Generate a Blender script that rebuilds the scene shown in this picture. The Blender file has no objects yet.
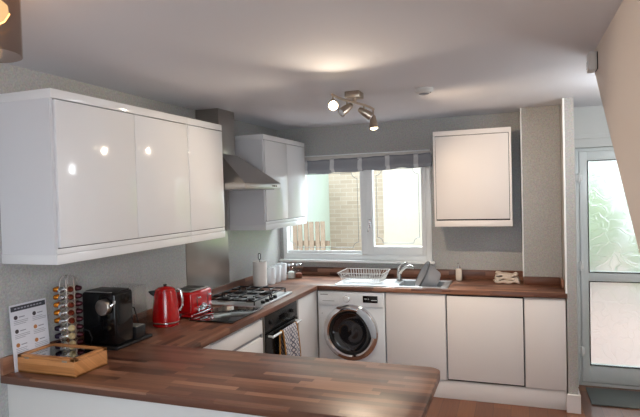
import bpy, bmesh, math, random
from mathutils import Vector, Matrix, Euler
random.seed(7)
S = bpy.context.scene
C = S.collection
PI = math.pi

# ------------------------------------------------------------------ mesh builder
class G:
    def __init__(s):
        s.bm = bmesh.new()
    def box(s, x0, x1, y0, y1, z0, z1, bev=0.0, seg=2, M=None):
        b = bmesh.new()
        r = bmesh.ops.create_cube(b, size=1.0)
        for v in b.verts:
            v.co = Vector(((x0+x1)/2 + v.co.x*(x1-x0), (y0+y1)/2 + v.co.y*(y1-y0), (z0+z1)/2 + v.co.z*(z1-z0)))
        if bev > 0:
            bmesh.ops.bevel(b, geom=list(b.edges), offset=bev, segments=seg, profile=0.5, affect='EDGES')
        return s.add(b, M)
    def add(s, b, M=None):
        if M is not None:
            bmesh.ops.transform(b, matrix=M, verts=b.verts)
        me = bpy.data.meshes.new('tmp'); b.to_mesh(me); b.free()
        s.bm.from_mesh(me); bpy.data.meshes.remove(me)
        return s
    def lathe(s, prof, seg=32, M=None, sx=1.0, sy=1.0):
        b = bmesh.new(); rings = []
        for (r, z) in prof:
            if r < 1e-6:
                rings.append([b.verts.new((0, 0, z))])
            else:
                rings.append([b.verts.new((r*sx*math.cos(2*PI*k/seg), r*sy*math.sin(2*PI*k/seg), z)) for k in range(seg)])
        for A, B in zip(rings, rings[1:]):
            if len(A) == 1 and len(B) == 1: continue
            for k in range(seg):
                n = (k+1) % seg
                if len(A) == 1: b.faces.new((A[0], B[k], B[n]))
                elif len(B) == 1: b.faces.new((A[k], A[n], B[0]))
                else: b.faces.new((A[k], A[n], B[n], B[k]))
        bmesh.ops.recalc_face_normals(b, faces=b.faces)
        return s.add(b, M)
    def cyl(s, r, z0, z1, seg=32, M=None, bev=0.0):
        if bev: return s.lathe([(0, z0), (r-bev, z0), (r, z0+bev), (r, z1-bev), (r-bev, z1), (0, z1)], seg, M)
        return s.lathe([(0, z0), (r, z0), (r, z1), (0, z1)], seg, M)
    def tube(s, pts, r, seg=8, closed=False, M=None, cap=True):
        pts = [Vector(p) for p in pts]; b = bmesh.new(); n = len(pts); rings = []
        up = None
        for i, p in enumerate(pts):
            if closed: t = (pts[(i+1) % n] - pts[i-1]).normalized()
            elif i == 0: t = (pts[1]-pts[0]).normalized()
            elif i == n-1: t = (pts[-1]-pts[-2]).normalized()
            else: t = ((pts[i+1]-pts[i]).normalized() + (pts[i]-pts[i-1]).normalized()).normalized()
            if up is None:
                up = Vector((0, 0, 1)) if abs(t.z) < .9 else Vector((1, 0, 0))
            u = (up - t*up.dot(t))
            if u.length < 1e-5: u = t.orthogonal()
            u.normalize(); up = u; w = t.cross(u)
            rr = r[i] if isinstance(r, (list, tuple)) else r
            rings.append([b.verts.new(p + rr*(u*math.cos(2*PI*k/seg) + w*math.sin(2*PI*k/seg))) for k in range(seg)])
        prs = list(zip(rings, rings[1:])) + ([(rings[-1], rings[0])] if closed else [])
        for A, B in prs:
            for k in range(seg):
                b.faces.new((A[k], A[(k+1) % seg], B[(k+1) % seg], B[k]))
        if cap and not closed:
            b.faces.new(rings[0][::-1]); b.faces.new(rings[-1])
        bmesh.ops.recalc_face_normals(b, faces=b.faces)
        return s.add(b, M)
    def prism(s, poly, a0, a1, axis='z', bev=0.0, M=None):
        b = bmesh.new()
        def P(u, v, w):
            return {'z': (u, v, w), 'x': (w, u, v), 'y': (u, w, v)}[axis]
        A = [b.verts.new(P(u, v, a0)) for u, v in poly]; B = [b.verts.new(P(u, v, a1)) for u, v in poly]
        n = len(poly)
        b.faces.new(A); b.faces.new(B[::-1])
        for k in range(n): b.faces.new((A[k], B[k], B[(k+1) % n], A[(k+1) % n]))
        bmesh.ops.recalc_face_normals(b, faces=b.faces)
        if bev: bmesh.ops.bevel(b, geom=list(b.edges), offset=bev, segments=2, profile=.5, affect='EDGES')
        return s.add(b, M)
    def grid(s, fn, nu, nv, thick=0.0):
        b = bmesh.new()
        V = [[b.verts.new(fn(i/nu, j/nv)) for j in range(nv+1)] for i in range(nu+1)]
        for i in range(nu):
            for j in range(nv):
                b.faces.new((V[i][j], V[i+1][j], V[i+1][j+1], V[i][j+1]))
        if thick:
            bmesh.ops.recalc_face_normals(b, faces=b.faces)
            bmesh.ops.solidify(b, geom=list(b.faces), thickness=thick)
        bmesh.ops.recalc_face_normals(b, faces=b.faces)
        return s.add(b)

def build(g, name, mat, parent=None, smooth=True, label=None, loc=None):
    bmesh.ops.remove_doubles(g.bm, verts=g.bm.verts, dist=1e-6)
    me = bpy.data.meshes.new(name); g.bm.to_mesh(me); g.bm.free()
    me.materials.append(mat)
    if smooth:
        me.polygons.foreach_set('use_smooth', [True]*len(me.polygons))
        me.set_sharp_from_angle(angle=math.radians(35))
    o = bpy.data.objects.new(name, me); C.objects.link(o)
    if parent is not None: o.parent = parent
    if loc is not None: o.location = loc
    if label: o['label'] = label
    return o
def thing(name, label, cat, loc=(0, 0, 0), rz=0, group=None):
    o = bpy.data.objects.new(name, None); C.objects.link(o)
    o.location = loc; o.rotation_euler = (0, 0, rz); o.empty_display_size = .05
    o['label'] = label; o['category'] = cat
    if group: o['group'] = group
    return o
def tag(o, label, cat, group=None, kind=None):
    o['label'] = label; o['category'] = cat
    if group: o['group'] = group
    if kind: o['kind'] = kind
    return o
def struct(name, g, mat, label=None, cat=None, smooth=False):
    o = build(g, name, mat, smooth=smooth); o['kind'] = 'structure'
    if label: o['label'] = label; o['category'] = cat or name.split('_')[0]
    return o
def T(x=0, y=0, z=0): return Matrix.Translation((x, y, z))
def RX(a): return Matrix.Rotation(a, 4, 'X')
def RY(a): return Matrix.Rotation(a, 4, 'Y')
def RZ(a): return Matrix.Rotation(a, 4, 'Z')

# ------------------------------------------------------------------ materials
def srgb(r, g, b):
    f = lambda c: (c/255/12.92) if c/255 <= .04045 else ((c/255+.055)/1.055)**2.4
    return (f(r), f(g), f(b), 1)
def mat(name, col, rough=.5, metal=0, spec=.5, coat=0, bump=0, bscale=80, vary=0, trans=0, ior=1.45, aniso=0, emit=None, estr=0):
    m = bpy.data.materials.new(name); m.use_nodes = True; nt = m.node_tree; p = nt.nodes['Principled BSDF']
    p.inputs['Base Color'].default_value = col; p.inputs['Roughness'].default_value = rough
    p.inputs['Metallic'].default_value = metal; p.inputs['Specular IOR Level'].default_value = spec
    p.inputs['Coat Weight'].default_value = coat; p.inputs['IOR'].default_value = ior
    p.inputs['Coat Roughness'].default_value = .05
    p.inputs['Transmission Weight'].default_value = trans
    p.inputs['Anisotropic'].default_value = aniso
    if emit: p.inputs['Emission Color'].default_value = emit; p.inputs['Emission Strength'].default_value = estr
    tc = nt.nodes.new('ShaderNodeTexCoord'); nz = nt.nodes.new('ShaderNodeTexNoise')
    nz.inputs['Scale'].default_value = bscale; nz.inputs['Detail'].default_value = 4
    nt.links.new(tc.outputs['Object'], nz.inputs['Vector'])
    if vary:
        mx = nt.nodes.new('ShaderNodeMix'); mx.data_type = 'RGBA'; mx.blend_type = 'MULTIPLY'
        rp = nt.nodes.new('ShaderNodeMapRange'); rp.inputs[3].default_value = 1-vary; rp.inputs[4].default_value = 1+vary
        nt.links.new(nz.outputs[0], rp.inputs[0]); mx.inputs[0].default_value = 1
        mx.inputs[6].default_value = col; nt.links.new(rp.outputs[0], mx.inputs[7]); nt.links.new(mx.outputs[2], p.inputs['Base Color'])
    if bump:
        bp = nt.nodes.new('ShaderNodeBump'); bp.inputs['Strength'].default_value = bump; bp.inputs['Distance'].default_value = .002
        nt.links.new(nz.outputs[0], bp.inputs['Height']); nt.links.new(bp.outputs[0], p.inputs['Normal'])
    return m
def wood(name, axis, cols, row=.04, length=.35, rough=.3, seam=0.0, coat=0.0, offs=0.0):
    m = bpy.data.materials.new(name); m.use_nodes = True; nt = m.node_tree; N = nt.nodes.new; L = nt.links.new
    p = nt.nodes['Principled BSDF']
    def mth(op, a, b=None):
        n = N('ShaderNodeMath'); n.operation = op
        for i, v in enumerate((a, b)):
            if v is None: continue
            if isinstance(v, (int, float)): n.inputs[i].default_value = v
            else: L(v, n.inputs[i])
        return n.outputs[0]
    tc = N('ShaderNodeTexCoord'); sp = N('ShaderNodeSeparateXYZ'); L(tc.outputs['Object'], sp.inputs[0])
    A, B = (sp.outputs[0], sp.outputs[1]) if axis == 'x' else (sp.outputs[1], sp.outputs[0])
    if axis == 'z': A, B = sp.outputs[2], mth('ADD', sp.outputs[0], sp.outputs[1])
    B = mth('ADD', B, mth('MULTIPLY', sp.outputs[2], 1.0)) if axis != 'z' else B
    rb = mth('DIVIDE', mth('ADD', B, offs), row); r = mth('FLOOR', rb)
    wn = N('ShaderNodeTexWhiteNoise'); wn.noise_dimensions = '1D'; L(r, wn.inputs['W'])
    ca = mth('ADD', mth('DIVIDE', A, length), mth('MULTIPLY', wn.outputs['Value'], 13.0)); c = mth('FLOOR', ca)
    cb = N('ShaderNodeCombineXYZ'); L(r, cb.inputs[0]); L(c, cb.inputs[1])
    w2 = N('ShaderNodeTexWhiteNoise'); w2.noise_dimensions = '2D'; L(cb.outputs[0], w2.inputs['Vector'])
    cr = N('ShaderNodeValToRGB'); L(w2.outputs['Value'], cr.inputs[0])
    el = cr.color_ramp.elements
    while len(el) < len(cols): el.new(.5)
    for i, cc in enumerate(cols): el[i].position = i/(len(cols)-1); el[i].color = srgb(*cc)
    gv = N('ShaderNodeCombineXYZ'); L(mth('MULTIPLY', A, 3.0), gv.inputs[0]); L(mth('MULTIPLY', B, 55.0), gv.inputs[1]); L(mth('MULTIPLY', w2.outputs['Value'], 40.0), gv.inputs[2])
    nz = N('ShaderNodeTexNoise'); nz.inputs['Scale'].default_value = 1.6; nz.inputs['Detail'].default_value = 5; nz.inputs['Roughness'].default_value = .65; L(gv.outputs[0], nz.inputs['Vector'])
    mr = N('ShaderNodeMapRange'); L(nz.outputs[0], mr.inputs[0]); mr.inputs[1].default_value = .25; mr.inputs[2].default_value = .75; mr.inputs[3].default_value = .8; mr.inputs[4].default_value = 1.18
    mx = N('ShaderNodeMix'); mx.data_type = 'RGBA'; mx.blend_type = 'MULTIPLY'; mx.inputs[0].default_value = 1
    L(cr.outputs[0], mx.inputs[6]); L(mr.outputs[0], mx.inputs[7])
    out = mx.outputs[2]
    if seam:
        fr = mth('FRACT', rb); fc = mth('FRACT', ca)
        g = mth('MAXIMUM', mth('LESS_THAN', fr, seam/row), mth('LESS_THAN', fc, seam/length))
        m2 = N('ShaderNodeMix'); m2.data_type = 'RGBA'; L(g, m2.inputs[0]); L(out, m2.inputs[6]); m2.inputs[7].default_value = srgb(45, 28, 20); out = m2.outputs[2]
    L(out, p.inputs['Base Color']); p.inputs['Roughness'].default_value = rough; p.inputs['Coat Weight'].default_value = coat
    p.inputs['Coat Roughness'].default_value = .12
    return m
WCOL = [(74, 46, 36), (132, 90, 70), (98, 62, 48), (158, 114, 90), (116, 76, 59), (84, 53, 42)]
m_wx = wood('worktop_wood_x', 'x', WCOL, .035, .32, .35)
m_wy = wood('worktop_wood_y', 'y', WCOL, .035, .32, .33, offs=.01)
m_floor = wood('floor_wood', 'y', [(100, 58, 36), (126, 78, 50), (110, 66, 42), (140, 90, 58)], .13, 1.1, .3, seam=.002, coat=.1)
m_bamboo = wood('bamboo', 'x', [(188, 126, 74), (204, 142, 88), (176, 116, 66)], .03, .6, .45)
m_white = mat('white_gloss', srgb(230, 230, 232), .09, spec=.45)
m_whitebase = mat('white_gloss_base', srgb(232, 228, 227), .38, spec=.35)
m_whitematt = mat('white_matt', srgb(225, 223, 220), .5)
m_carc = mat('white_carcass', srgb(222, 222, 226), .3)
m_ceil = mat('ceiling_paint', srgb(226, 227, 233), .9, bump=.15, bscale=25)
m_seam = mat('dark_gap', srgb(52, 52, 58), .7)
m_upvc = mat('upvc', srgb(242, 244, 244), .3)
m_upvcd = mat('upvc_door', srgb(228, 234, 234), .3)
m_steel = mat('brushed_steel', srgb(176, 170, 164), .3, 1.0, bump=.08, bscale=300, aniso=.5)
m_chrome = mat('chrome', srgb(225, 225, 228), .08, 1.0)
m_nickel = mat('satin_nickel', srgb(190, 176, 160), .28, 1.0)
m_tap = mat('tap_chrome', srgb(200, 198, 194), .2, 1.0)
m_sink = mat('sink_steel', srgb(228, 230, 232), .32, 1.0)
m_black = mat('black_gloss', srgb(14, 14, 16), .08)
m_blackm = mat('black_matt', srgb(22, 22, 24), .45)
m_blackg = mat('black_glass', srgb(20, 22, 22), .04, spec=.8, coat=1)
m_red = mat('red_enamel', srgb(178, 14, 18), .12, coat=.8)
m_ovenblack = mat('oven_black', srgb(16, 16, 17), .22, spec=.35)
m_greyplastic = mat('grey_plastic', srgb(150, 152, 157), .4)
m_paper = mat('paper', srgb(236, 232, 228), .9, bump=.4, bscale=140)
m_ceramic = mat('ceramic_white', srgb(232, 236, 240), .15, coat=.5)
m_soapw = mat('soap_ceramic', srgb(214, 204, 192), .3)
m_mat = mat('doormat', srgb(104, 108, 106), .95, bump=.8, bscale=300, vary=.25)
m_cord = mat('cord_black', srgb(20, 20, 22), .5)
m_stair = mat('stair_wall_paint', srgb(240, 228, 218), .85, bump=.1, bscale=30)
m_hallwall = mat('hall_wall_paint', srgb(214, 216, 214), .8)
m_blind = mat('blind_fabric', srgb(146, 148, 154), .85, bump=.5, bscale=200, vary=.1)
m_strap = mat('blind_strap', srgb(206, 206, 208), .7, vary=.08)
m_salt = mat('white_grain', srgb(235, 233, 228), .8)
m_brownc = mat('brown_grain', srgb(120, 66, 44), .8, bump=.5, bscale=300, vary=.3)
m_skirt = mat('skirting', srgb(226, 222, 224), .35)

def panel_wall():
    m = bpy.data.materials.new('speckled_panel'); m.use_nodes = True; nt = m.node_tree; N = nt.nodes.new; L = nt.links.new
    p = nt.nodes['Principled BSDF']; tc = N('ShaderNodeTexCoord')
    a = N('ShaderNodeTexNoise'); a.inputs['Scale'].default_value = 90; a.inputs['Detail'].default_value = 6; a.inputs['Roughness'].default_value = .75
    b = N('ShaderNodeTexVoronoi'); b.inputs['Scale'].default_value = 90
    L(tc.outputs['Object'], a.inputs['Vector']); L(tc.outputs['Object'], b.inputs['Vector'])
    cr = N('ShaderNodeValToRGB'); L(a.outputs[0], cr.inputs[0])
    e = cr.color_ramp.elements; e[0].position = .32; e[0].color = srgb(158, 158, 157); e[1].position = .68; e[1].color = srgb(194, 193, 190)
    mx = N('ShaderNodeMix'); mx.data_type = 'RGBA'; mx.blend_type = 'MULTIPLY'; mx.inputs[0].default_value = .12
    L(cr.outputs[0], mx.inputs[6]); L(b.outputs['Color'], mx.inputs[7]); L(mx.outputs[2], p.inputs['Base Color'])
    p.inputs['Roughness'].default_value = .3
    return m
m_panel = panel_wall()

def clear_glass(name, tint=(1, 1, 1, 1), rough=0.0, refl=1.0, bump=None):
    m = bpy.data.materials.new(name); m.use_nodes = True; nt = m.node_tree; N = nt.nodes.new; L = nt.links.new
    nt.nodes.remove(nt.nodes['Principled BSDF']); out = nt.nodes['Material Output']
    tr = N('ShaderNodeBsdfTransparent'); tr.inputs[0].default_value = tint
    gl = N('ShaderNodeBsdfGlossy'); gl.inputs['Roughness'].default_value = .02 + rough
    fr = N('ShaderNodeFresnel'); fr.inputs[0].default_value = 1.45
    mul = N('ShaderNodeMath'); mul.operation = 'MULTIPLY'; mul.inputs[1].default_value = refl; L(fr.outputs[0], mul.inputs[0])
    ge = N('ShaderNodeNewGeometry'); inv = N('ShaderNodeMath'); inv.operation = 'SUBTRACT'; inv.inputs[0].default_value = 1; L(ge.outputs['Backfacing'], inv.inputs[1])
    m3 = N('ShaderNodeMath'); m3.operation = 'MULTIPLY'; m3.use_clamp = True; L(mul.outputs[0], m3.inputs[0]); L(inv.outputs[0], m3.inputs[1])
    mx = N('ShaderNodeMixShader'); L(m3.outputs[0], mx.inputs[0]); L(tr.outputs[0], mx.inputs[1]); L(gl.outputs[0], mx.inputs[2]); L(mx.outputs[0], out.inputs[0])
    return m
m_glass = clear_glass('window_glass', (.97, .99, .98, 1))
m_glassjar = clear_glass('jar_glass', (.97, .98, .98, 1), refl=1.3)
m_smoke = clear_glass('smoked_glass', (.80, .74, .70, 1), refl=.6)
def obscure():
    m = bpy.data.materials.new('obscure_glass'); m.use_nodes = True; nt = m.node_tree; N = nt.nodes.new; L = nt.links.new
    nt.nodes.remove(nt.nodes['Principled BSDF']); out = nt.nodes['Material Output']
    tc = N('ShaderNodeTexCoord')
    nz = N('ShaderNodeTexNoise'); nz.inputs['Scale'].default_value = 5; nz.inputs['Detail'].default_value = 1.5
    L(tc.outputs['Object'], nz.inputs['Vector'])
    wv = N('ShaderNodeTexVoronoi'); wv.feature = 'DISTANCE_TO_EDGE'; wv.inputs['Scale'].default_value = 11
    ad = N('ShaderNodeMix'); ad.data_type = 'RGBA'; ad.inputs[0].default_value = .35; L(tc.outputs['Object'], ad.inputs[6]); L(nz.outputs['Color'], ad.inputs[7])
    L(ad.outputs[2], wv.inputs['Vector'])
    mr = N('ShaderNodeMapRange'); L(wv.outputs['Distance'], mr.inputs[0]); mr.inputs[1].default_value = 0; mr.inputs[2].default_value = .09
    bp = N('ShaderNodeBump'); bp.inputs['Strength'].default_value = .6; bp.inputs['Distance'].default_value = .0022; L(mr.outputs[0], bp.inputs['Height'])
    rf = N('ShaderNodeBsdfRefraction'); rf.inputs['IOR'].default_value = 1.3; rf.inputs['Roughness'].default_value = .20; rf.inputs[0].default_value = (.97, .99, .98, 1); L(bp.outputs[0], rf.inputs['Normal'])
    gl = N('ShaderNodeBsdfGlossy'); gl.inputs['Roughness'].default_value = .08; L(bp.outputs[0], gl.inputs['Normal'])
    fr = N('ShaderNodeFresnel'); L(bp.outputs[0], fr.inputs['Normal'])
    tl = N('ShaderNodeBsdfTranslucent'); tl.inputs[0].default_value = (.92, .95, .94, 1); L(bp.outputs[0], tl.inputs['Normal'])
    m2 = N('ShaderNodeMixShader'); m2.inputs[0].default_value = .28; L(rf.outputs[0], m2.inputs[1]); L(tl.outputs[0], m2.inputs[2])
    mx = N('ShaderNodeMixShader'); L(fr.outputs[0], mx.inputs[0]); L(m2.outputs[0], mx.inputs[1]); L(gl.outputs[0], mx.inputs[2]); L(mx.outputs[0], out.inputs[0])
    return m
m_obscure = obscure()
def emis(name, col, s):
    m = bpy.data.materials.new(name); m.use_nodes = True; nt = m.node_tree
    nt.nodes.remove(nt.nodes['Principled BSDF']); e = nt.nodes.new('ShaderNodeEmission'); e.inputs[0].default_value = col; e.inputs[1].default_value = s
    nt.links.new(e.outputs[0], nt.nodes['Material Output'].inputs[0]); return m
m_bulb = emis('lit_bulb', (1, .80, .50, 1), 25)
m_fil = emis('lit_filament', (1, .50, .14, 1), 8)

def brick(name, c1, c2, mo, bw=.23, bh=.075, ax='xz'):
    m = bpy.data.materials.new(name); m.use_nodes = True; nt = m.node_tree; N = nt.nodes.new; L = nt.links.new
    p = nt.nodes['Principled BSDF']; tc = N('ShaderNodeTexCoord'); sp = N('ShaderNodeSeparateXYZ'); L(tc.outputs['Object'], sp.inputs[0])
    cb = N('ShaderNodeCombineXYZ'); i = 'xyz'.index
    L(sp.outputs[i(ax[0])], cb.inputs[0]); L(sp.outputs[i(ax[1])], cb.inputs[1])
    b = N('ShaderNodeTexBrick'); L(cb.outputs[0], b.inputs['Vector']); b.inputs['Scale'].default_value = 1
    b.inputs['Brick Width'].default_value = bw; b.inputs['Row Height'].default_value = bh; b.inputs['Mortar Size'].default_value = .006
    b.inputs['Color1'].default_value = c1; b.inputs['Color2'].default_value = c2; b.inputs['Mortar'].default_value = mo
    L(b.outputs[0], p.inputs['Base Color']); p.inputs['Roughness'].default_value = .9
    return m
m_brick = brick('pale_brick', srgb(222, 208, 190), srgb(206, 190, 170), srgb(226, 218, 208))
m_render = mat('pale_render', srgb(222, 216, 202), .9, bump=.3, bscale=20, vary=.06)
m_paving = brick('pink_paving', srgb(190, 150, 138), srgb(176, 140, 130), srgb(150, 140, 130), .45, .45, 'xy')
m_fence = mat('fence_wood', srgb(150, 132, 114), .85, vary=.3, bscale=12)
m_leaf = mat('leaf_green', srgb(132, 168, 92), .8, vary=.35, bscale=9)
m_greenhouse = mat('pale_green_sheet', srgb(204, 220, 208), .6)

# ------------------------------------------------------------------ the setting
H = 2.368
struct('floor', G().box(-.2, 3.75, -6.9, .12, -.1, 0), m_floor)
struct('ceiling', G().box(-.2, 3.75, -6.9, .25, H, H+.12), m_ceil)
struct('wall_left', G().box(-.2, 0, -6.9, .25, 0, H), m_panel)
g = G()
g.box(0, .035, 0, .25, 0, H); g.box(1.54, 2.75, 0, .25, 0, H)
g.box(.035, 1.54, 0, .25, 0, 1.05); g.box(.035, 1.54, 0, .25, 2.09, H)
struct('wall_back', g, m_panel)
g = G(); g.box(2.692, 2.75, -.02, 0, 0, H); g.box(2.75, 3.62, -.02, .25, 2.03, H)
struct('wall_hall', g, m_hallwall, 'pale wall strip around the glazed back door', 'wall')
struct('trim_1', G().box(2.692, 3.62, -.035, -.02, 2.10, 2.135, .004), m_hallwall)
g = G(); g.box(3.62, 3.75, -6.9, -6.65, 0, H); g.box(3.62, 3.75, -5.05, .25, 0, H); g.box(3.62, 3.75, -6.65, -5.05, 0, .75); g.box(3.62, 3.75, -6.65, -5.05, 2.15, H)
struct('wall_right', g, m_hallwall)
w3 = bpy.data.objects.new('added_window', None); C.objects.link(w3); w3['kind'] = 'structure'  # unseen side window, added to light the hob-wall cabinet doors
g = G(); g.box(3.66, 3.70, -6.65, -6.59, .75, 2.15); g.box(3.66, 3.70, -5.11, -5.05, .75, 2.15); g.box(3.66, 3.70, -6.59, -5.11, .75, .81); g.box(3.66, 3.70, -6.59, -5.11, 2.09, 2.15); g.box(3.66, 3.70, -5.88, -5.82, .81, 2.09)
build(g, 'window_frame', m_upvc, w3)
g = G()   # rear wall with patio door opening
g.box(0, 2.4, -6.9, -6.7, 0, H); g.box(3.4, 3.62, -6.9, -6.7, 0, H); g.box(2.4, 3.4, -6.9, -6.7, 2.2, H)
struct('wall_rear', g, m_hallwall)
# stub partition, boxing, staircase enclosure
struct('wall_partition', G().box(2.622, 2.69, -.6, 0, 0, H, .002), m_panel)
struct('wall_boxing', G().box(2.326, 2.62, -.235, 0, .9, H), m_panel)
g = G(); g.box(2.318, 2.330, -.243, -.231, .965, H, .002); struct('trim_2', g, m_upvc)
g = G(); g.box(2.612, 2.626, -.606, -.592, .9, H, .002); struct('trim_3', g, m_upvc)
g = G(); g.box(2.606, 2.705, -.625, -.6, 0, .14, .004); g.box(2.69, 2.705, -.6, -.02, 0, .14, .004)
struct('baseboard_partition', g, m_skirt)
g = G(); g.prism([(-1.915, H), (-4.85, 0), (-5.0, 0), (-5.0, H)], 2.65, 3.5, 'x')
struct('wall_staircase', g, m_stair)

# window
w = bpy.data.objects.new('window_1', None); C.objects.link(w); w['kind'] = 'structure'; w['label'] = 'white two-pane kitchen window above the sink'; w['category'] = 'window'
def frame_rect(g, x0, x1, z0, z1, t, y0, y1, bev=.004):
    tl, tr, tb, tt = t if isinstance(t, tuple) else (t, t, t, t)
    g.box(x0, x0+tl, y0, y1, z0, z1, bev); g.box(x1-tr, x1, y0, y1, z0, z1, bev)
    g.box(x0+tl-.003, x1-tr+.003, y0, y1, z0, z0+tb, bev); g.box(x0+tl-.003, x1-tr+.003, y0, y1, z1-tt, z1, bev)
g = G(); frame_rect(g, .037, 1.538, 1.054, 2.088, (.042, .055, .06, .06), -.005, .065)
g.box(.862, .93, -.005, .065, 1.1, 2.04, .004)
build(g, 'window_frame', m_upvc, w)
g = G(); frame_rect(g, .925, 1.49, 1.108, 2.035, (.065, .04, .08, .06), -.022, .05, .006); build(g, 'window_sash', m_upvc, w)
g = G(); g.box(.07, .87, .028, .034, 1.11, 2.04); build(g, 'window_pane', m_glass, w, label='clear pane of the fixed light')
g = G(); g.box(.98, 1.46, .020, .026, 1.17, 1.99); build(g, 'window_pane', m_glass, w, label='clear pane of the opening sash')
g = G(); g.box(.075, .865, .018, .028, 1.112, 1.142, .003); build(g, 'glazing_bead', m_upvc, w)
def leads(x0, x1, z0, z1, y):
    g = G(); i = .028; r = .055
    a0, a1, b0, b1 = x0+i, x1-i, z0+i, z1-i
    for (p, q) in (((a0+r, b0), (a1-r, b0)), ((a0+r, b1), (a1-r, b1)), ((a0, b0+r), (a0, b1-r)), ((a1, b0+r), (a1, b1-r))):
        g.tube([(p[0], y, p[1]), (q[0], y, q[1])], .0025, 6)
    for cx, cz, s in ((a0, b0, 0), (a1, b0, 1), (a1, b1, 2), (a0, b1, 3)):
        g.tube([(cx + r*math.cos(s*PI/2+t*PI/16), y, cz + r*math.sin(s*PI/2+t*PI/16)) for t in range(9)], .0025, 6)
    return g
m_lead = mat('lead_came', srgb(120, 124, 126), .4, .6)
build(leads(.08, .855, 1.142, 1.93, .026), 'lead_strip', m_lead, w)
build(leads(.99, 1.45, 1.19, 1.95, .018), 'lead_strip', m_lead, w)
g = G(); g.box(.947, .967, -.034, -.022, 1.36, 1.45, .003); g.tube([(.957, -.034, 1.42), (.957, -.055, 1.42), (.953, -.06, 1.405), (.946, -.06, 1.33)], .007, 10)
build(g, 'window_handle', m_chrome, w)
struct('trim_4', G().box(.005, 1.56, -.05, .0, 1.03, 1.054, .006), m_upvc, smooth=True)

# back door
d = bpy.data.objects.new('door_1', None); C.objects.link(d); d['kind'] = 'structure'; d['label'] = 'white half-glazed back door with frosted glass'; d['category'] = 'door'
g = G(); frame_rect(g, 2.752, 3.618, 0.0, 2.028, (.028, .04, .03, .03), .03, .11); build(g, 'door_frame', m_upvcd, d)
g = G(); frame_rect(g, 2.782, 3.575, .035, 1.997, (.066, .066, .15, .08), .02, .085, .006); g.box(2.845, 3.512, .02, .085, .898, .978, .006); build(g, 'door_leaf', m_upvcd, d)
for z0, z1 in ((.185, .898), (.978, 1.917)):
    g = G(); frame_rect(g, 2.843, 3.514, z0-.004, z1+.004, .007, .014, .03, .001); build(g, 'glazing_gasket', m_black, d)
    g = G(); g.box(2.846, 3.511, .045, .055, z0, z1); build(g, 'door_pane', m_obscure, d)
for z in (.3, 1.03, 1.78):
    g = G(); g.cyl(.009, z-.04, z+.04, 12, T(2.781, .012, 0)); g.box(2.755, 2.805, .012, .02, z-.025, z+.025, .002); build(g, 'door_hinge', m_upvc, d)
g = G(); g.box(3.53, 3.555, .008, .02, .95, 1.15, .004); g.tube([(3.542, .01, 1.08), (3.542, -.03, 1.08), (3.44, -.03, 1.08)], .009, 10); build(g, 'door_handle', m_chrome, d)

# unseen patio doors behind the camera, opening placed and sized to steer daylight
pd = bpy.data.objects.new('window_2', None); C.objects.link(pd); pd['kind'] = 'structure'
g = G(); frame_rect(g, 2.4, 3.4, 0, 2.2, .07, -6.82, -6.75); build(g, 'window_frame', m_upvc, pd)
g = G(); g.box(2.46, 3.34, -6.79, -6.784, .06, 2.14); build(g, 'window_pane', m_glass, pd)

# ------------------------------------------------------------------ outside
struct('ground', G().box(-12, 14, .25, 14, -.22, -.12), m_paving)
struct('ground_rear', G().box(-12, 14, -22, -6.9, -.22, -.12), m_paving)
def fence(x0, x1, y, z1):
    t = thing('garden_fence', 'brown vertical board fence outside beyond the fixed window pane', 'fence', (x0, y, -.12))
    n = int((x1-x0)/.085)
    g = G()
    for k in range(n):
        g.box(k*.085, k*.085+.066, 0 + (k % 2)*.02, .018+(k % 2)*.02, 0, z1+.12 + random.uniform(-.01, .01), .003)
    build(g, 'fence_boards', m_fence, t)
    g = G(); g.box(0, x1-x0, .04, .08, .4, .47); g.box(0, x1-x0, .04, .08, 1.1, 1.17); build(g, 'fence_rail', m_fence, t)
fence(-2.50, -.18, 2.0, 1.33)
g = G(); g.box(-2.3, -.66, 2.5, 3.5, -.12, 2.25, .01)
for k in range(13): g.box(-2.25+k*.12, -2.23+k*.12, 2.485, 2.5, -.1, 1.62)
g.prism([(-2.35, 2.25), (-.62, 2.25), (-1.48, 2.7)], 2.45, 3.65, 'y')
tag(build(g, 'garden_shed', m_greenhouse), 'pale green shed standing behind the brown board fence', 'shed')
g = G(); g.box(-3.5, .22, 4.2, 4.5, -.12, 4.8); tag(build(g, 'brick_wall', m_brick, smooth=False), 'pale brick house side wall beyond the fence', 'building')
g = G(); g.box(.235, .86, 3.6, 7.5, -.12, 4.8); 
nb = build(g, 'neighbour_house', m_render, smooth=False); tag(nb, 'pale rendered wall of the house seen through the opening sash', 'building')
def bush(name, loc, r, n, label):
    b = bmesh.new(); rnd = random.Random(name+str(loc))
    for k in range(n):
        th = rnd.uniform(0, 2*PI); ph = math.acos(rnd.uniform(-.4, 1)); rr = r*rnd.uniform(.6, 1)
        c = Vector((rr*math.sin(ph)*math.cos(th), rr*math.sin(ph)*math.sin(th), r*.9+rr*1.2*math.cos(ph)))
        s = rnd.uniform(.05, .10)
        M = Matrix.Translation(c) @ Euler((rnd.uniform(0, 6), rnd.uniform(0, 6), 0)).to_matrix().to_4x4()
        vs = [b.verts.new(M @ Vector(p)) for p in ((-s, 0, 0), (0, -s*.5, .01), (s, 0, 0), (0, s*.5, .01))]
        b.faces.new(vs)
    bmesh.ops.create_icosphere(b, subdivisions=2, radius=r*.75, matrix=Matrix.Translation((0, 0, r)))
    me = bpy.data.meshes.new(name); b.to_mesh(me); b.free(); me.materials.append(m_leaf)
    o = bpy.data.objects.new(name, me); C.objects.link(o); o.location = loc; tag(o, label, 'bush'); return o
bush('garden_bush', (3.2, 6.3, -.35), 1.2, 900, 'green bush in the garden beyond the back door')
bush('corner_bush', (1.95, 3.3, -.3), .95, 700, 'green shrub at the corner of the rendered house')
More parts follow.
